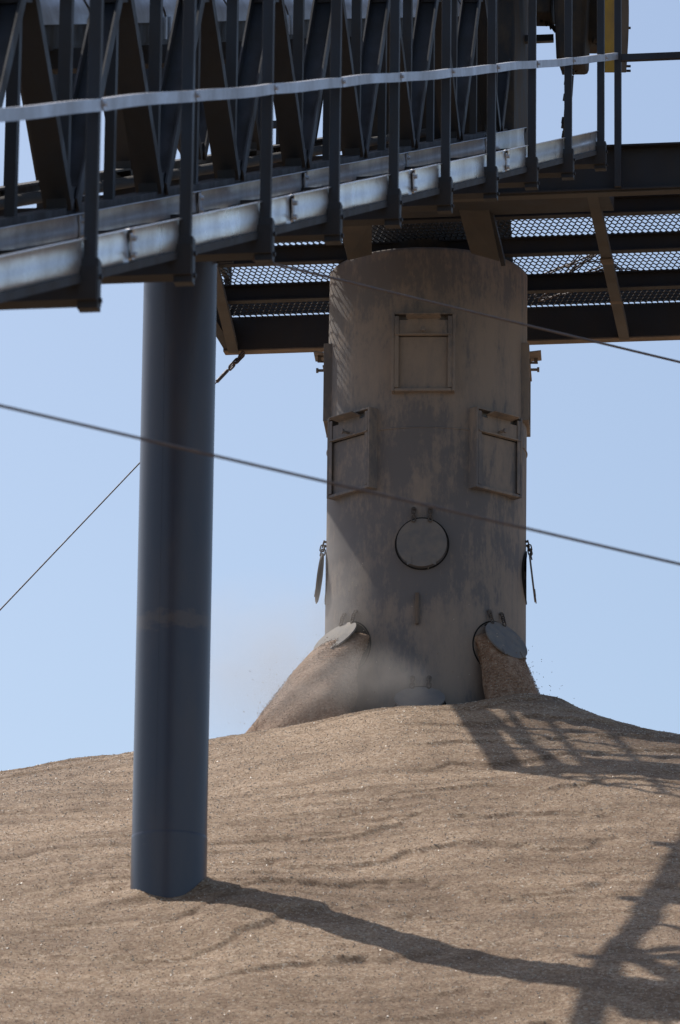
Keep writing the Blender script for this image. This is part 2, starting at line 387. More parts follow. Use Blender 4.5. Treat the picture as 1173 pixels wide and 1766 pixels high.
mb.build('shell', M_TOW, tower)
# weld seam
mb = MB(); zseam = 12.714; n6 = 6; vs = []
for i in range(nseg):
    t = 2 * math.pi * i / nseg
    for j in range(n6):
        a = 2 * math.pi * j / n6; r2 = TR + .001 + .006 * math.cos(a); vs.append((TX + r2 * math.cos(t), TY + r2 * math.sin(t), zseam + .007 * math.sin(a)))
mb.add(vs, [(i * n6 + j, ((i + 1) % nseg) * n6 + j, ((i + 1) % nseg) * n6 + (j + 1) % n6, i * n6 + (j + 1) % n6) for i in range(nseg) for j in range(n6)], True)
mb.build('weld_seam', M_TOW, tower)

def square_gate(deg, zlo, zhi, out=.045):
    rd, td = rdir(deg), tdir(deg); W = .44; D = .075; z0, z1 = zlo, zhi
    base = TC + rd * (TR * math.cos(math.asin(W / 2 / TR)) + 0.0)     # where the side walls meet the shell
    fr = MB(); depth = TR - TR * math.cos(math.asin(W / 2 / TR)) + out
    for s in (-1, 1):
        fr.box(base + td * s * (W / 2 - .009) + rd * (depth / 2 - .005) + EZ * (z0 + z1) / 2, td, rd, EZ, .018, depth + .01, z1 - z0)
    fr.box(base + rd * (depth / 2 - .005) + EZ * (z0 + .01), td, rd, EZ, W - .038, depth + .006, .02)
    fr.box(base + rd * (depth / 2 - .005) + EZ * (z1 - .006), td, rd, EZ, W - .038, depth + .006, .012)
    # lips that hold the slide
    for s in (-1, 1): fr.box(base + td * s * (W / 2 - .034) + rd * (depth - .004) + EZ * (z0 + z1) / 2, td, rd, EZ, .030, .008, z1 - z0 - .05)
    g_ = fr.build('square_gate', M_TOW, tower, .003)
    pl = MB(); pl.box(base + rd * (depth - .028) + EZ * (z0 + .21), td, rd, EZ, W - .044, .01, .375)
    pl.build('slide_plate', M_TOW, g_, .002)
    hd = MB(); zz = z0 + .415
    hd.box(base + rd * (depth - .012) + EZ * (zz + .045), td, rd, EZ, W - .10, .012, .115)
    hd.box(base + rd * (depth + .003) + EZ * (zz - .004), td, rd, EZ, W - .042, .012, .012)
    hd.build('cover_strip', M_TOW, g_, .002)
    sh = MB(); sh.box(base + rd * (depth + .03) + EZ * (z1 - .035), td, rd + EZ * .12, EZ, .24, .10, .008)
    sh.box(base + rd * (depth - .012) + EZ * (z1 - .075), td, rd, EZ, .22, .01, .075)
    sh.build('handle_ledge', M_TOW, g_, .002)
    kb = MB(); c = base + rd * (depth + .0) + EZ * (zz + .02)
    kb.cyl(c, c + rd * .055, .010, n=10); kb.cyl(c + rd * .05, c + rd * .066, .018, n=10); kb.build('knob', M_TOW, g_)
    return g_
for d_, lo, hi in ((TH0, 12.965, 13.535), (TH0 - 90, 12.90, 13.47), (TH0 + 90, 12.90, 13.47), (TH0 - 45, 12.29, 12.87), (TH0 + 45, 12.29, 12.87)):
    square_gate(d_, lo, hi, .022 if abs(d_ - TH0) == 90 else .045)

LR = .174
def round_lid(deg, zc_, phi, ring=True, twist=0):
    rd, td = rdir(deg), tdir(deg)
    if ring:                                   # near-black ring painting the shaded gap round the lid, following the curved shell
        rm = MB(); n_ = 56; vs = []
        for i in range(n_):
            t = 2 * math.pi * i / n_
            for rad, off in ((LR + .004, .001), (LR + .004, .006), (LR + .014, .006), (LR + .014, .001)):
                x = rad * math.cos(t); z = rad * math.sin(t); th = math.asin(x / TR)
                vs.append(TC + rdir(deg + math.degrees(th)) * (TR + off) + EZ * (zc_ + z))
        rm.add(vs, [(i * 4 + j, ((i + 1) % n_) * 4 + j, ((i + 1) % n_) * 4 + (j + 1) % 4, i * 4 + (j + 1) % 4) for i in range(n_) for j in range(4)])
        rm.build('gap_shade_ring', M_DARK, tower)
        if phi > .1:
            hm = MB(); vs = [TC + rd * (TR + .002) + EZ * zc_]
            for i in range(n_):
                t = 2 * math.pi * i / n_; x = LR * math.cos(t); th = math.asin(x / TR); vs.append(TC + rdir(deg + math.degrees(th)) * (TR + .003) + EZ * (zc_ + LR * math.sin(t)))
            hm.add(vs, [(0, 1 + i, 1 + (i + 1) % n_) for i in range(n_)]); hm.build('hatch_shade_disc', M_DARK, tower)  # shell is uncut; a near-black disc paints the shade inside the hatch
    hinge = TC + rd * (TR + .022) + EZ * (zc_ + LR)
    dn = rd * math.sin(phi) - EZ * math.cos(phi); nn = rd * math.cos(phi) + EZ * math.sin(phi)
    dn2 = unit(dn + td * twist); c = hinge + dn2 * LR
    lid = MB().disc(c, nn, LR, .011, 44).build('round_lid', M_LID, tower, .002)
    for s in (-1, 1):
        lp = hinge + dn2 * (2 * LR - .012) * 1.0 - dn2 * .03 + td * s * .085
        MB().box(lp + nn * .006, td + dn2 * .3 * s, dn2, nn, .030, .055, .008).build('lug', M_LID, lid)
        ch = MB(); top = TC + rdir(deg + s * 4.6) * (TR + .016) + EZ * (zc_ + LR + .075); bot = hinge + dn2 * .018 + td * s * .058 + nn * .012
        L = np.linalg.norm(bot - top); nl = 3; dd = unit(bot - top)
        for i in range(nl):
            cc = top + dd * L * (i + .5) / nl; fdir = td if i % 2 == 0 else unit(np.cross(dd, td)); ch.link(cc, dd, fdir, L / nl + .028, .036, .0048)
        ch.cyl(top - rd * .02, top + rd * .004, .009, n=8)
        ch.build('chain', M_CHAIN, lid)
    return lid
round_lid(TH0, 11.875, .06)
round_lid(TH0 - 90, 11.81, .13, True)
round_lid(TH0 + 90, 11.81, .12, True)
round_lid(TH0 - 45, 11.185, .76)
round_lid(TH0 + 45, 11.185, .60)
round_lid(TH0, 10.675, .88)
rod = MB(); c = TC + rdir(-5.6) * (TR + .018); rod.cyl(c + EZ * 11.30, c + EZ * 11.52, .014, n=14)
for z in (11.31, 11.51): rod.cyl(c + EZ * z - rdir(-5.6) * .03, c + EZ * z, .011, n=10)
rod.build('grab_handle', M_TAN, tower)
for s, yb in ((-1, 13.41), (1, 13.42)):
    lg = MB(); rd = rdir(TH0 + s * 88); c = TC + rdir(s * 90) * (TR + .035) + EZ * yb
    X1 = rdir(s * 90); lg.box(c + EZ * .018, X1, EY := np.array([0, 1., 0]), EZ, .085, .014, .012); lg.box(c - EZ * .022, X1, EY, EZ, .085, .014, .012)
    lg.box(c - X1 * .025, X1, EY, EZ, .030, .014, .030); lg.box(c + X1 * .028, X1, EY, EZ, .026, .014, .030); lg.build('lifting_lug', M_TAN, tower)

# ------------------------------------------------------------------ grain pouring out of the open hatches
def stream(deg, zc_, v, wid0, wk, tk, label, bend=0):
    rd, td = rdir(deg), tdir(deg); vs = []; nr, na = 60, 56; hmax = 1.5; ctr = []
    for i in range(nr):
        h = hmax * (i / (nr - 1)) ** 1.4; r_ = TR - .09 + v * math.sqrt(h + .004); c = TC + rd * r_ + td * bend * h + EZ * (zc_ + .05 - h)
        wd = wid0 + wk * h; tk_ = .10 + tk * h; ctr.append((c, wd, tk_))
        for j in range(na):
            a = 2 * math.pi * j / na; nz = 1 + .05 * math.sin(3 * a + h * 9) + .03 * math.sin(7 * a - h * 17) + rng.normal() * .003
            vs.append(c + (td * math.cos(a) * wd + (rd * .8 + EZ * .45) * math.sin(a) * tk_) * nz)
    V_ = np.array(vs); q_ = np.array([(i * na + j, i * na + (j + 1) % na, (i + 1) * na + (j + 1) % na, (i + 1) * na + j) for i in range(nr - 1) for j in range(na)])
    pts = []
    for _ in range(11000):
        t = random.random() ** .8 * .8; c, wd, tk_ = ctr[int(t * (nr - 1))]; a = random.uniform(0, 2 * math.pi); s = 1 + abs(random.gauss(0, .012 + .045 * t * t))
        pts.append(c + (td * math.cos(a) * wd + (rd * .8 + EZ * .45) * math.sin(a) * tk_) * s)
    kv, kf = kernels(np.array(pts), np.full(len(pts), .0024)); tm = np.where(np.repeat(rng.random(len(pts)) < .1, 8), 2, 1)
    o = big_mesh('grain_stream', np.concatenate([V_, kv]), q_, kf + len(V_), [M_FRESH, M_KERNEL2, M_HUSK_GLINT], True, tm, tuple(float(x) for x in (TC + rd * .9 + EZ * 11)))
    tag(o, label, 'grain stream', 'grain pouring out of the tower hatches')
    return o
stream(TH0 - 45, 11.185, .60, .170, .42, .24, 'broad dust-veiled spill of grain pouring from the left hatch of the filling tube')
stream(TH0 + 45, 11.185, .42, .165, .12, .14, 'narrow red-brown spill of grain pouring from the right hatch of the filling tube')
# loose kernels thrown into the air
pts = []
for deg, v in ((TH0 - 45, .95), (TH0 + 45, .6)):
    rd, td = rdir(deg), tdir(deg)
    for _ in range(260):
        h = random.random() ** .7 * .75; r_ = TR + v * math.sqrt(h) * random.uniform(.3, 1.12); pts.append(TC + rd * r_ + td * random.gauss(0, .16 + .2 * h) + EZ * (11.25 - h + random.gauss(0, .05)))
for _ in range(40): pts.append(np.array([random.uniform(-.1, .9), random.uniform(38.3, 38.75), random.uniform(10.8, 11.7)]))
kv, kf = kernels(np.array(pts), np.full(len(pts), .0028))
o = big_mesh('flying_grain', kv, np.zeros((0, 4), int), kf, [M_KERNEL, M_HUSK_GLINT], True, (np.repeat(rng.random(len(pts)) < .4, 8)).astype(int), (TX, 38.6, 10.9))
tag(o, 'loose kernels flung through the dusty air in front of the filling tube', 'flying grain', kind='stuff')

# ------------------------------------------------------------------ support post
post = thing('support_post', (PX, PY, 7.4), 'thick dark blue-grey round steel post rising from the grain to the conveyor', 'post')
def lathe(cx, cy, prof, n_=96):
    mbx = MB(); vs = [(cx + r_ * math.cos(2 * math.pi * i / n_), cy + r_ * math.sin(2 * math.pi * i / n_), z) for z, r_ in prof for i in range(n_)]
    mbx.add(vs, [(i * n_ + j, i * n_ + (j + 1) % n_, (i + 1) * n_ + (j + 1) % n_, (i + 1) * n_ + j) for i in range(len(prof) - 1) for j in range(n_)], True)
    return mbx
zg = lambda k, h: float(g(k, 0, h)[2])
ZP = zg(5.42, -.16)
lathe(PX, PY, [(z, PR) for z in np.linspace(6.9, ZP - .03, 30)]).build('shaft', M_POST, post)
wl_ = MB(); tw = -1.95
wl_.add([(PX + (PR + o) * math.cos(tw + da), PY + (PR + o) * math.sin(tw + da), z) for z in np.linspace(8.0, ZP - .05, 40) for da, o in ((-.02, -.001), (0, .0018 + .0006 * math.sin(z * 40)), (.02, -.001))],
        [(i * 3 + j, i * 3 + j + 1, i * 3 + j + 4, i * 3 + j + 3) for i in range(39) for j in range(2)], True)
wl_.build('weld_line', M_POST, post)
lathe(PX, PY, [(6.9, PR + .0022), (7.0, PR + .0022), (7.975, PR + .0022), (7.983, PR + .0022), (7.985, PR + .0018), (7.992, PR + .0005)]).build('base_sleeve', M_POST, post)
MB().box((PX, PY, ZP - .012), EL, EA, EZ, .62, .62, .03).build('cap_plate', M_STEEL, post, .003)
for s in (-1, 1):
    for ax in (EA, EL):
        MB().box(np.array([PX, PY, ZP - .13]) + ax * s * (PR + .045), ax, np.cross(ax, EZ), EZ, .09, .012, .2).build('gusset', M_STEEL, post)

# ------------------------------------------------------------------ inclined conveyor gantry (lattice truss)
gan = thing('conveyor_gantry', tuple(g(0, 1.56, -.1)), 'dark lattice truss of the inclined grain conveyor climbing to the filling tube', 'conveyor truss')
K0, K1 = -6.0, 11.0; WN, WF = .98, 2.14; PAN = 1.12; KT0 = 1.65
for nm, h, ht in (('bottom_chord', .085, .11), ('top_chord', 1.27, .14)):
    for wl in (WN, WF):
        MB().channel(g(K0, wl, h), g(K1, wl, h), .09, ht, .012, sgn=1 if wl == WF else -1).build(nm, M_TRUSS, gan)
kk = KT0 - 7 * PAN; i = 0
while kk < K1 + .1:
    for wl, off in ((WN, 0.0), (WF, .5)):
        kt = kk + off * PAN; kb0 = kt - PAN / 2; kb1 = kt + PAN / 2
        if kt < K1 and kb0 > K0: MB().channel(g(kb0 + .03, wl, .15), g(kt - .03, wl, 1.2), .07, .125, .010, EL).build('diagonal', M_TRUSS, gan)
        if kb1 < K1 and kt > K0: MB().channel(g(kb1 - .03, wl, .15), g(kt + .03, wl, 1.2), .07, .125, .010, EL, sgn=-1).build('diagonal', M_TRUSS, gan)
        for ku, uw in ((kb0, .055), (kt, .045)):
            if K0 < ku < K1: MB().box(g(ku, wl, .655), EA, EL, EZ, .055, uw, 1.13).build('upright', M_TRUSS, gan)
        if K0 < kb0 < K1: MB().box(g(kb0, wl, .17), GD, GN, EL, .26, .12, .09).build('node_plate', M_TRUSS, gan)
        if K0 < kt < K1: MB().box(g(kt, wl, 1.16), GD, GN, EL, .30, .12, .10).build('node_plate', M_TRUSS, gan)
    if K0 < kk < K1:
        MB().channel(g(kk, WN + .05, 1.27), g(kk, WF - .05, 1.27), .07, .08).build('top_crossbar', M_TRUSS, gan)
        MB().channel(g(kk, WN + .05, .82), g(kk, WF - .05, .82), .07, .10).build('idler_bracket', M_TRUSS, gan)
    kk += PAN
pan = MB()
pan.beam(g(K0, 1.56, .90), g(K1, 1.56, .90), .62, .05); pan.beam(g(K0, 1.25, .96), g(K1, 1.25, .96), .014, .12); pan.beam(g(K0, 1.87, .96), g(K1, 1.87, .96), .014, .12)
pan.build('belt_pan', M_TRUSS, gan)
# lower deck / return tray with clutter
MB().beam(g(K0, 1.25, .03), g(K1, 1.25, .03), .16, .03).build('cable_tray', M_TRUSS, gan)
for j in range(3):
    MB().cyl(g(K0, 1.2 + .3 * j, .10 + .04 * (j % 2)), g(K1, 1.2 + .3 * j, .10 + .04 * (j % 2)), .020 + .01 * (j == 1), n=10).build('conduit', M_BRKT if j == 1 else M_TRUSS, gan)
# curved galvanised belt covers, one sheet per bay
kk = K0 + .1
while kk < K1 - .5:
    cv = MB(); n_ = 20; vs = []
    for kq in (kk, kk + .97):
        for j in range(n_ + 1):
            t = math.pi * j / n_; vs.append(g(kq, 1.56 + .36 * math.cos(t), 1.00 + .26 * math.sin(t)))
    cv.add(vs, [(j, j + 1, n_ + 2 + j, n_ + 1 + j) for j in range(n_)], True)
    for kq in (kk + .02, kk + .95):
        for wq in (1.19, 1.93): cv.box(g(kq, wq, .97), GD, EL, EZ, .05, .012, .12)
    cv.build('belt_cover', M_GALV_D, gan); kk += 1.0
# discharge hood above the tower
hd = MB()
hd.box(q(19.45, 1.50, 15.72), EL, EA, EZ, 1.22, .9, 2.05)
hd.build('discharge_hood', M_HANG, gan, .01)
ho = MB(); cbot = q(19.43, 1.556, ZT + .03); rb = .42
ho.cyl(cbot, q(19.43, 1.556, 14.78), rb, .55, n=28, caps=False); ho.build('chute', M_HANG, gan)
# legs that carry the head end on the tower rim
def plate(p4, nrm, t, name, mat, par):
    p4 = [np.asarray(p, float) for p in p4]; nrm = unit(nrm) * t / 2
    mbx = MB(); mbx.add([p - nrm for p in p4] + [p + nrm for p in p4], [(3, 2, 1, 0), (4, 5, 6, 7)] + [(i, (i + 1) % 4, 4 + (i + 1) % 4, 4 + i) for i in range(4)])
    return mbx.build(name, mat, par, .003)
plate([at(584, 385, 39.6), at(641, 385, 39.6), at(641, 438, 40.0), at(600, 448, 40.0)], EA, .03, 'head_leg', M_BRKT, gan)
plate([at(786, 342, 39.5), at(840, 342, 39.5), at(862, 450, 40.0), at(812, 436, 40.0)], EA, .03, 'head_leg', M_BRKT, gan)
MB().beam(at(842, 345, 39.6), at(868, 452, 40.1), .03, .07, EA).build('leg_flange', M_STEEL, gan)
for s in (-1, 1): MB().beam(q(19.9, 1.556 + s * .45, 14.9), q(19.9, 1.556 + s * .5, ZT), .12, .05, EA).build('head_leg', M_BRKT, gan)

# ------------------------------------------------------------------ walkway along the right side of the gantry
wk = thing('walkway', tuple(g(0, .4, -.1)), 'inclined catwalk with galvanised kick boards and a thin handrail beside the conveyor', 'catwalk')
KW = 9.12
for k in range(-6, 10):
    MB().channel(g(k, -.03, -.035), g(k, 2.2, -.035), .10, .125, .010, sgn=1).build('cross_beam', M_PLAT, wk)
    pm = MB(); pm.box(g(k, .004, .56), EA, EL, EZ, .042, .047, 1.30); pm.build('rail_post', M_STEEL, wk, .003)
    pm = MB(); pm.box(g(k, .006, -.03), EA, EL, EZ, .060, .076, .19)
    for zz in (-.09, .0): pm.cyl(g(k, -.028, zz), g(k, -.042, zz), .011, n=6)
    pm.build('post_socket', M_STEEL, wk, .002)
MB().channel(g(-6, .80, -.05), g(10.1, .80, -.05), .05, .10, .008).build('inner_stringer', M_PLAT, wk)
MB().channel(g(-6, .045, -.002), g(KW, .045, -.002), .04, .030, .006, sgn=-1).build('outer_stringer', M_PLAT, wk)
# floor bars
fl = MB()
for j in range(10): fl.beam(g(-6, .09 + .075 * j, .012), g(KW, .09 + .075 * j, .012), .006, .03)
fl.build('floor_grating', M_PLAT, wk)
random.seed(3)
def toe(k0, k1, wl, h0, h1, mat, name, seed):
    """sheet-metal kick board with slight waviness, folded lip on top"""
    n_ = 28; vs = []; r_ = random.Random(seed); ph = r_.random() * 6
    for i in range(n_ + 1):
        k = k0 + (k1 - k0) * i / n_; o = .006 * math.sin(ph + 2.3 * (k - k0) * 3) + .003 * math.sin(ph * 2 + (k - k0) * 17)
        for h, dd in ((h0, 0), (h0 + (h1 - h0) * .5, o), (h1, o * .4), (h1 + .001, -.016 + o * .4)): vs.append(g(k, wl + dd, h))
        for h, dd in ((h1 - .004, -.016 + o * .4), (h1 - .005, .004 + o * .4), (h0 + (h1 - h0) * .5, .004 + o), (h0, .004)): vs.append(g(k, wl + dd, h))
    m8 = 8; fs = [(i * m8 + j, i * m8 + (j + 1) % m8, (i + 1) * m8 + (j + 1) % m8, (i + 1) * m8 + j) for i in range(n_) for j in range(m8)]
    fs += [tuple(range(8))[::-1], tuple(n_ * m8 + j for j in range(8))]
    return MB().add(vs, fs, True).build(name, mat, wk)
JF = [-6, -3.5, -1.5, .47, 2.45, 4.45, 6.45, 9.16]
for i in range(len(JF) - 1):
    b_ = toe(JF[i] + .002, JF[i + 1] - .002, -.0 + .034, .004, .150, M_GALV, 'kick_board', i)
    if i: 
        sp = MB(); sp.box(g(JF[i], .024, .078), GD, GN, EL, .05, .10, .006)
        for hh in (.045, .110): sp.cyl(g(JF[i] - .01, .022, hh), g(JF[i] - .01, .004, hh), .011, n=6); sp.cyl(g(JF[i] + .02, .022, hh), g(JF[i] + .02, .010, hh), .008, n=6)
        sp.build('splice_plate', M_GALV_D, wk)
JR = [-6, -4, -2, .0, 1.85, 3.35, 5.0, 7.0, 8.95, 10.1]
for i in range(len(JR) - 1):
    toe(JR[i] + .002, JR[i + 1] - .002, .765, .0, .135 if i < 8 else .155, M_GALV_D, 'kick_board', 20 + i)
    if i:
        sp = MB(); sp.box(g(JR[i], .754, .068), GD, GN, EL, .05, .11, .006)
        for hh in (.035, .1): sp.cyl(g(JR[i], .750, hh), g(JR[i], .736, hh), .011, n=6)
        sp.build('splice_plate', M_GALV_D, wk)
def rail(k0, k1, h, name):
    """angle-iron rail, sagging a little between posts"""
    n_ = max(4, int((k1 - k0) * 16)); vs = []
    for i in range(n_ + 1):
        k = k0 + (k1 - k0) * i / n_; bow = .006 * math.sin(math.pi * (k % 1.0)) * math.sin(k * 2.1 + .8) + .0015 * math.sin(k * .9)
        out = .012 * math.sin(math.pi * (k % 1.0)) * math.cos(k * 1.7)
        for (dw, dh) in ((-.030, -.027), (-.030, .022), (.006, .022), (.006, .017), (-.025, .017), (-.025, -.027)): vs.append(g(k, dw + out, h + bow + dh))
    m6 = 6; fs = [(i * m6 + j, i * m6 + (j + 1) % m6, (i + 1) * m6 + (j + 1) % m6, (i + 1) * m6 + j) for i in range(n_) for j in range(m6)] + [tuple(range(6))[::-1], tuple(n_ * m6 + j for j in range(6))]
    return MB().add(vs, fs).build(name, M_RAIL, wk)
for k in range(-6, 10):
    k1_ = min(k + 1, 9.42)
    rail(k + .006, k1_ - .006, .66, 'mid_rail'); rail(k + .006, k1_ - .006, 1.19, 'top_rail')
    for h_ in (.66, 1.19):
        sp = MB(); sp.box(g(k, -.0325, h_), GD, GN, EL, .05, .034, .003)
        for dk in (-.008, .008): sp.cyl(g(k + dk, -.034, h_), g(k + dk, -.043, h_), .008, n=6)
        sp.build('rail_clip', M_RAIL, wk)

# ------------------------------------------------------------------ service platform round the tower head
plf = thing('service_platform', tuple(q(19.1, 1.3, 13.93)), 'dark steel mesh-floored platform surrounding the top of the filling tube', 'platform')
A0, A1, WR, WL = 17.35, 20.83, -1.1, 3.27; ZU, ZD = 13.93, 14.17
MB().channel(q(A0, WR, ZU + .16), q(A0, WL, ZU + .16), .08, .32, .012, sgn=-1).build('edge_beam', M_PLAT, plf)
MB().channel(q(A1 - .05, WR, ZU + .125), q(A1 - .05, WL, ZU + .125), .09, .25, .012, sgn=1).build('edge_beam', M_PLAT, plf)
MB().beam(q(A1 - .045, WR, ZU - .006), q(A1 - .045, WL, ZU - .006), .10, .010).build('beam_flange', M_TAN, plf)
MB().beam(q(A0 + .03, WR, ZU - .006), q(A0 + .03, WL, ZU - .006), .09, .010).build('beam_flange', M_BRKT, plf)
for wl in (WR + .04, WL - .04): MB().channel(q(A0 + .05, wl, ZU + .12), q(A1 - .1, wl, ZU + .12), .07, .23, .012, sgn=1 if wl > 0 else -1).build('side_beam', M_PLAT, plf)
for a_ in (18.20, 19.05, 19.93): MB().ibeam(q(a_, WR + .08, ZD - .065), q(a_, WL - .08, ZD - .065), .075, .125, .010).build('floor_joist', M_PLAT, plf)
for wl0, wl1 in ((.157, .296), (2.86, 3.20)):
    MB().beam(q(A0 + .06, wl0, ZU + .045), q(A1 - .06, wl1, ZU + .01), .075, .05).build('brace', M_BRKT, plf)
for a_ in (18.9, 19.9): MB().box(q(a_, .157 + .139 * (a_ - 17.4) / 3.4, ZU + .0), EA, EL, EZ, .12, .085, .012).build('clamp', M_TAN, plf)
# expanded-metal floor: stretched honeycomb
gm = MB(); pw, pa = .0425, .074
def strand(p, r_):
    p, r_ = np.asarray(p), np.asarray(r_); d = unit(r_ - p); s_ = unit(np.cross(d, EZ)) * .0034; u = EZ * .003
    gm.add([p - s_ - u, p + s_ - u, p + s_ + u, p - s_ + u, r_ - s_ - u, r_ + s_ - u, r_ + s_ + u, r_ - s_ + u], [(0, 1, 5, 4), (1, 2, 6, 5), (2, 3, 7, 6), (3, 0, 4, 7)])
na_ = int((A1 - A0 - .14) / pa); nw_ = int((WL - WR - .16) / pw)
for j in range(na_):
    for i in range(nw_):
        a_ = A0 + .07 + j * pa; w_ = WR + .08 + (i + (.5 if j % 2 else 0)) * pw
        strand(q(a_, w_, ZD), q(a_ + pa * .36, w_, ZD))
        strand(q(a_ + pa * .36, w_, ZD), q(a_ + pa, w_ + pw / 2, ZD)); strand(q(a_ + pa * .36, w_, ZD), q(a_ + pa, w_ - pw / 2, ZD))
gm.build('mesh_floor', M_PLAT, plf)
MB().box(q(A1 - .02, (WR + WL) / 2, ZD + .105), EL, EA, EZ, WL - WR, .006, .12).build('kick_plate', M_PLAT, plf)
MB().box(q(17.62, 1.35, ZU + .10), EL, EA, EZ, 2.6, .42, .16).build('landing_beam', M_PLAT, plf)
for wl, a_ in ((-.035, A0 - .05), (-1.06, A0 - .05)):
    MB().box(q(a_, wl, ZU + .72), EL, EA, EZ, .046, .046, 1.42).build('rail_post', M_STEEL, plf, .003)
for z in (14.86, 15.42): MB().beam(q(A0 - .05, -.025, z), q(A0 - .05, -1.035, z), .04, .045).build('hand_rail', M_STEEL, plf)

for a_ in (A0, (A0 + A1) / 2, A1 - .05):
    MB().box(q(a_, WL - .02, ZU + .72), EL, EA, EZ, .046, .046, 1.42).build('rail_post', M_STEEL, plf, .003)
for z in (14.50, 14.86, 15.42):
    MB().beam(q(A0 + .03, WL - .02, z), q(A1 - .08, WL - .02, z), .04, .045).build('hand_rail', M_STEEL, plf)
    MB().beam(q(A0, 2.30, z), q(A0, WL - .05, z), .04, .045).build('hand_rail', M_STEEL, plf)

# ------------------------------------------------------------------ drive machinery on the head end
dr = thing('drive_gearbox', tuple(at(987, 100, 41.6)), 'grimy tapered gearbox hanging at the head of the conveyor beside the yellow guard', 'gearbox')
def at_box(x0, x1, y0, y1, d, t, name, mat, par, taper=0, bevel=.01):
    p = [at(x0 + taper, y1, d), at(x1 - taper, y1, d), at(x1, y0, d), at(x0, y0, d)]; nn = EA * t
    mbx = MB(); mbx.add([*p, *[v + nn for v in p]], [(0, 1, 2, 3), (7, 6, 5, 4), (0, 4, 5, 1), (1, 5, 6, 2), (2, 6, 7, 3), (3, 7, 4, 0)])
    return mbx.build(name, mat, par, bevel)
at_box(952, 1014, -60, 104, 41.5, .34, 'housing', M_HANG, dr, 7, .03)
at_box(912, 952, -60, 22, 41.6, .3, 'motor_mount', M_HANG, dr, 3, .015)
at_box(1000, 1044, -60, 70, 41.7, .3, 'side_casing', M_HANG, dr, 2, .02)
MB().cyl(at(985, 100, 41.7), at(985, 124, 41.7), .035, .02, n=14).build('drain_plug', M_HANG, dr)
MB().beam(at(955, 66, 41.9), at(905, 68, 41.9), .05, .05).build('mounting_bar', M_STEEL, dr)
hg = MB()                                       # ragged clots of dust and chaff
for _ in range(46):
    x = random.choice([random.uniform(925, 958), random.uniform(1012, 1042), random.uniform(976, 998)])
    y = {0: lambda: 20 + (x - 925) * 1.0, 1: lambda: 68 + random.uniform(-4, 6), 2: lambda: 108 + random.uniform(0, 18)}[0 if x < 960 else 1 if x > 1005 else 2]()
    c = at(x, y, 41.7 + random.uniform(0, .2)); r_ = random.uniform(.010, .026)
    hg.cyl(c + EZ * r_, c - EZ * r_ * random.uniform(.5, 1.6) + rt0 * random.uniform(-.01, .01), r_, r_ * .35, n=7)
hg.build('dust_clots', M_HANG, dr)
st_ = MB(); pts = [(984, 130), (982, 160), (979, 190), (977, 225), (974, 262)]
for (x0, y0), (x1, y1) in zip(pts[:-1], pts[1:]): st_.beam(at(x0, y0, 41.6), at(x1, y1, 41.6), .045, .04, EA)
for _ in range(16):
    y = random.uniform(135, 258); c = at(980 - (y - 130) * .07 - random.uniform(1, 4), y, 41.6); st_.cyl(c + EZ * .02, c - EZ * .025, .008, .015, n=6)
st_.box(at(980, 124, 41.6), EL, EA, EZ, .09, .06, .02); st_.box(at(969, 266, 41.6), EL, EA, EZ, .10, .05, .04)
st_.build('torque_strut', M_HANG, dr)
gd = thing('belt_guard', tuple(at(1064, 125, 41.3)), 'narrow yellow belt guard standing upright at the top right of the conveyor head', 'machine guard')
def guard_side(x0, x1, bow, name, mat, d):
    vs = []; n_ = 14
    for i in range(n_ + 1):
        y = -90 + (125 + 90) * i / n_; b_ = bow * math.sin(math.pi * (i / n_) * .9 + .1)
        for x, dd in ((x0, d), (x1 + b_, d), (x1 + b_, d + .28), (x0, d + .28)): vs.append(at(x, y, dd))
    fs = [(i * 4 + j, i * 4 + (j + 1) % 4, (i + 1) * 4 + (j + 1) % 4, (i + 1) * 4 + j) for i in range(n_) for j in range(4)] + [(3, 2, 1, 0), tuple(n_ * 4 + j for j in range(4))]
    return MB().add(vs, fs).build(name, mat, gd, .004)
guard_side(1043, 1062, 0, 'yellow_panel', M_YEL, 41.3); guard_side(1062.5, 1079, 6, 'dusty_side', M_TAN, 41.32)
for y in (48, 114, 122): MB().cyl(at(1078, y, 41.4), at(1088, y, 41.4), .009, n=6).build('bolt', M_HANG, gd)

# ------------------------------------------------------------------ cables
def cable(p, r_, rad, sag, label, name='guy_cable', n_=40):
    p, r_ = np.asarray(p), np.asarray(r_); pts = [p + (r_ - p) * t - EZ * sag * 4 * t * (1 - t) for t in np.linspace(0, 1, n_)]
    t_ = thing(name, tuple(p), label, 'cable', 'guy cables'); MB().path(pts, rad).build('wire', M_CABLE, t_)
    for e_, d_ in ((p, pts[1] - pts[0]), (r_, pts[-2] - pts[-1])):
        MB().cyl(e_, e_ + unit(d_) * .12, rad * 2.0, rad * 1.5, n=8).build('end_clamp', M_CABLE, t_)
    return t_
def ray(x0, y0, d0, x1, y1, d1, s0, s1):
    a, b_ = at(x0, y0, d0), at(x1, y1, d1); return a + (b_ - a) * s0, a + (b_ - a) * s1
p, r_ = ray(0, 694, 17.0, 1173, 968, 19.0, -2.5, 3.5); cable(p, r_, (.0050), .01, 'blurred wire cable crossing the whole view from middle left to lower right')
p, r_ = g(2.0, .05, -.11), None; b_ = at(1173, 620, 27.5); r_ = p + (b_ - p) * 5; cable(p, r_, .0062, .02, 'thin cable slanting across the front of the platform and the tube top')
c3 = q(A1 - .06, 3.12, ZU - .02); far_ = at(0, 1052, 40.2); r_ = c3 + (far_ - c3) * 2.6
t3 = cable(c3, r_, .0052, .0, 'taut thin cable running from the platform corner down behind the post')
sh = MB(); d3 = unit(far_ - c3)
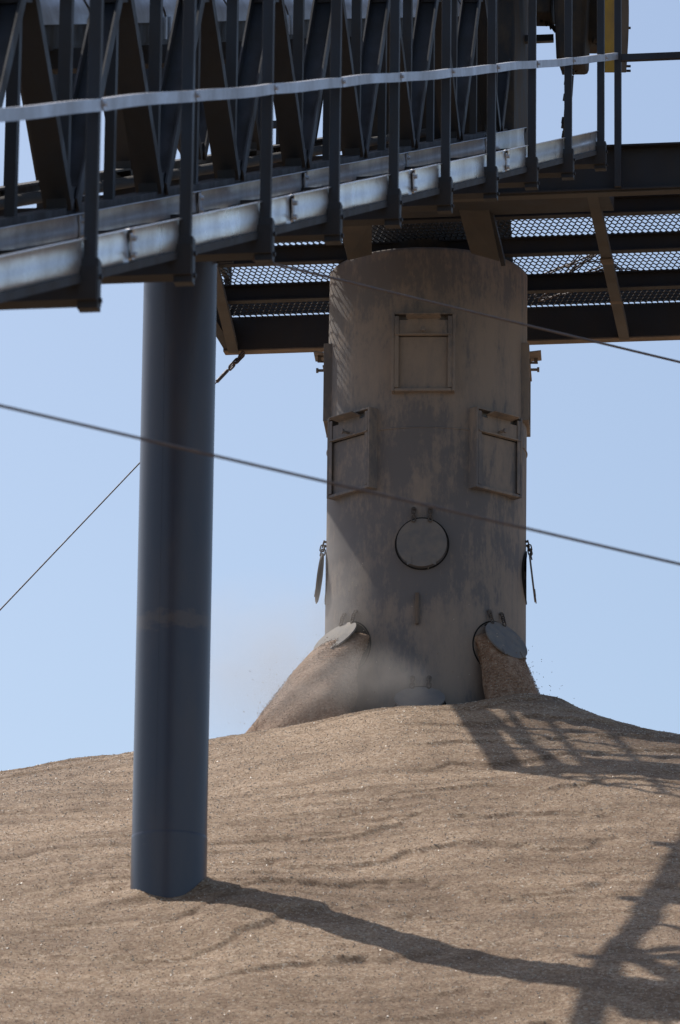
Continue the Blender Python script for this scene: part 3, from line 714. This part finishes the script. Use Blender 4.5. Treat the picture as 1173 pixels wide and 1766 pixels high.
for i in range(3): sh.link(c3 + d3 * (.04 + .075 * i), d3, EL if i % 2 else np.cross(d3, EL), .10, .055, .008)
sh.cyl(c3 + d3 * .26, c3 + d3 * .42, .014, n=8); sh.build('shackle_chain', M_CABLE, t3)

# tangled rope left on the mesh floor
tr = MB(); random.seed(5)
for j in range(7):
    cx, cw = 20.05 + random.uniform(-.25, .35), .52 + random.uniform(-.12, .12); ra, rw = random.uniform(.15, .45), random.uniform(.10, .34); ph = random.uniform(0, 6)
    pts = [q(cx + ra * math.sin(t * 2 * math.pi + ph), cw + rw * math.cos(t * 2 * math.pi + ph * .7), ZD + .012 + .008 * j + .012 * math.sin(9 * t + j)) for t in np.linspace(0, random.uniform(.75, 1.25), 44)]
    tr.path(pts, .0055, 6)
tag(tr.build('rope_tangle', M_CABLE), 'tangled coil of thin rope lying on the mesh floor right of the tube', 'rope')

# ------------------------------------------------------------------ drifting dust
def dust(name, c, sx_, sy_, sz_, dens, label, lo_, hi_):
    me = bpy.data.meshes.new(name); import bmesh
    bm = bmesh.new(); bmesh.ops.create_icosphere(bm, subdivisions=3, radius=1.0)
    for v in bm.verts: v.co = Vector((v.co.x * sx_, v.co.y * sy_, v.co.z * sz_))
    bm.to_mesh(me); bm.free(); o = bpy.data.objects.new(name, me); sc.collection.objects.link(o); o.location = c
    m = bpy.data.materials.new(name + '_volume'); m.use_nodes = True; n = m.node_tree; n.nodes.remove(n.nodes['Principled BSDF'])
    pv = N(n, 'ShaderNodeVolumePrincipled'); pv.inputs['Color'].default_value = (.97, .91, .87, 1); pv.inputs['Anisotropy'].default_value = .35
    tc = N(n, 'ShaderNodeTexCoord'); mp = N(n, 'ShaderNodeMapping'); mp.inputs['Scale'].default_value = (1 / sx_, 1 / sy_, 1 / sz_)
    n.links.new(tc.outputs['Object'], mp.inputs[0]); ln = N(n, 'ShaderNodeVectorMath', operation='LENGTH'); n.links.new(mp.outputs[0], ln.inputs[0])
    fall = mth(n, 'SUBTRACT', 1.0, ln.outputs['Value'], clamp=True)
    nz = ramp(n, noise(n, tc.outputs['Object'], 2.6, 5, .6), [(lo_, 0.0), (hi_, 1.0)])
    n.links.new(mth(n, 'MULTIPLY', mth(n, 'MULTIPLY', fall, nz), dens), pv.inputs['Density'])
    n.links.new(pv.outputs[0], n.nodes['Material Output'].inputs['Volume']); me.materials.append(m)
    tag(o, label, 'dust', kind='stuff'); return o
dust('dust_cloud', tuple(at(455, 1160, 40.4)), .95, .9, .75, 1.2, 'thin pale dust haze drifting left of the tube over the crest of the heap', .2, .75)
dust('dust_cloud', tuple(at(585, 1195, 39.5)), .74, .42, .40, 3.8, 'denser puff of dust at the foot of the left grain spill', .34, .72)
dust('dust_cloud', tuple(at(592, 1030, 40.1)), .32, .28, .64, 2.2, 'faint plume of dust rising up the left side of the tube', .34, .74)
for o in sc.objects:
    if 'wl' in o: del o['wl']
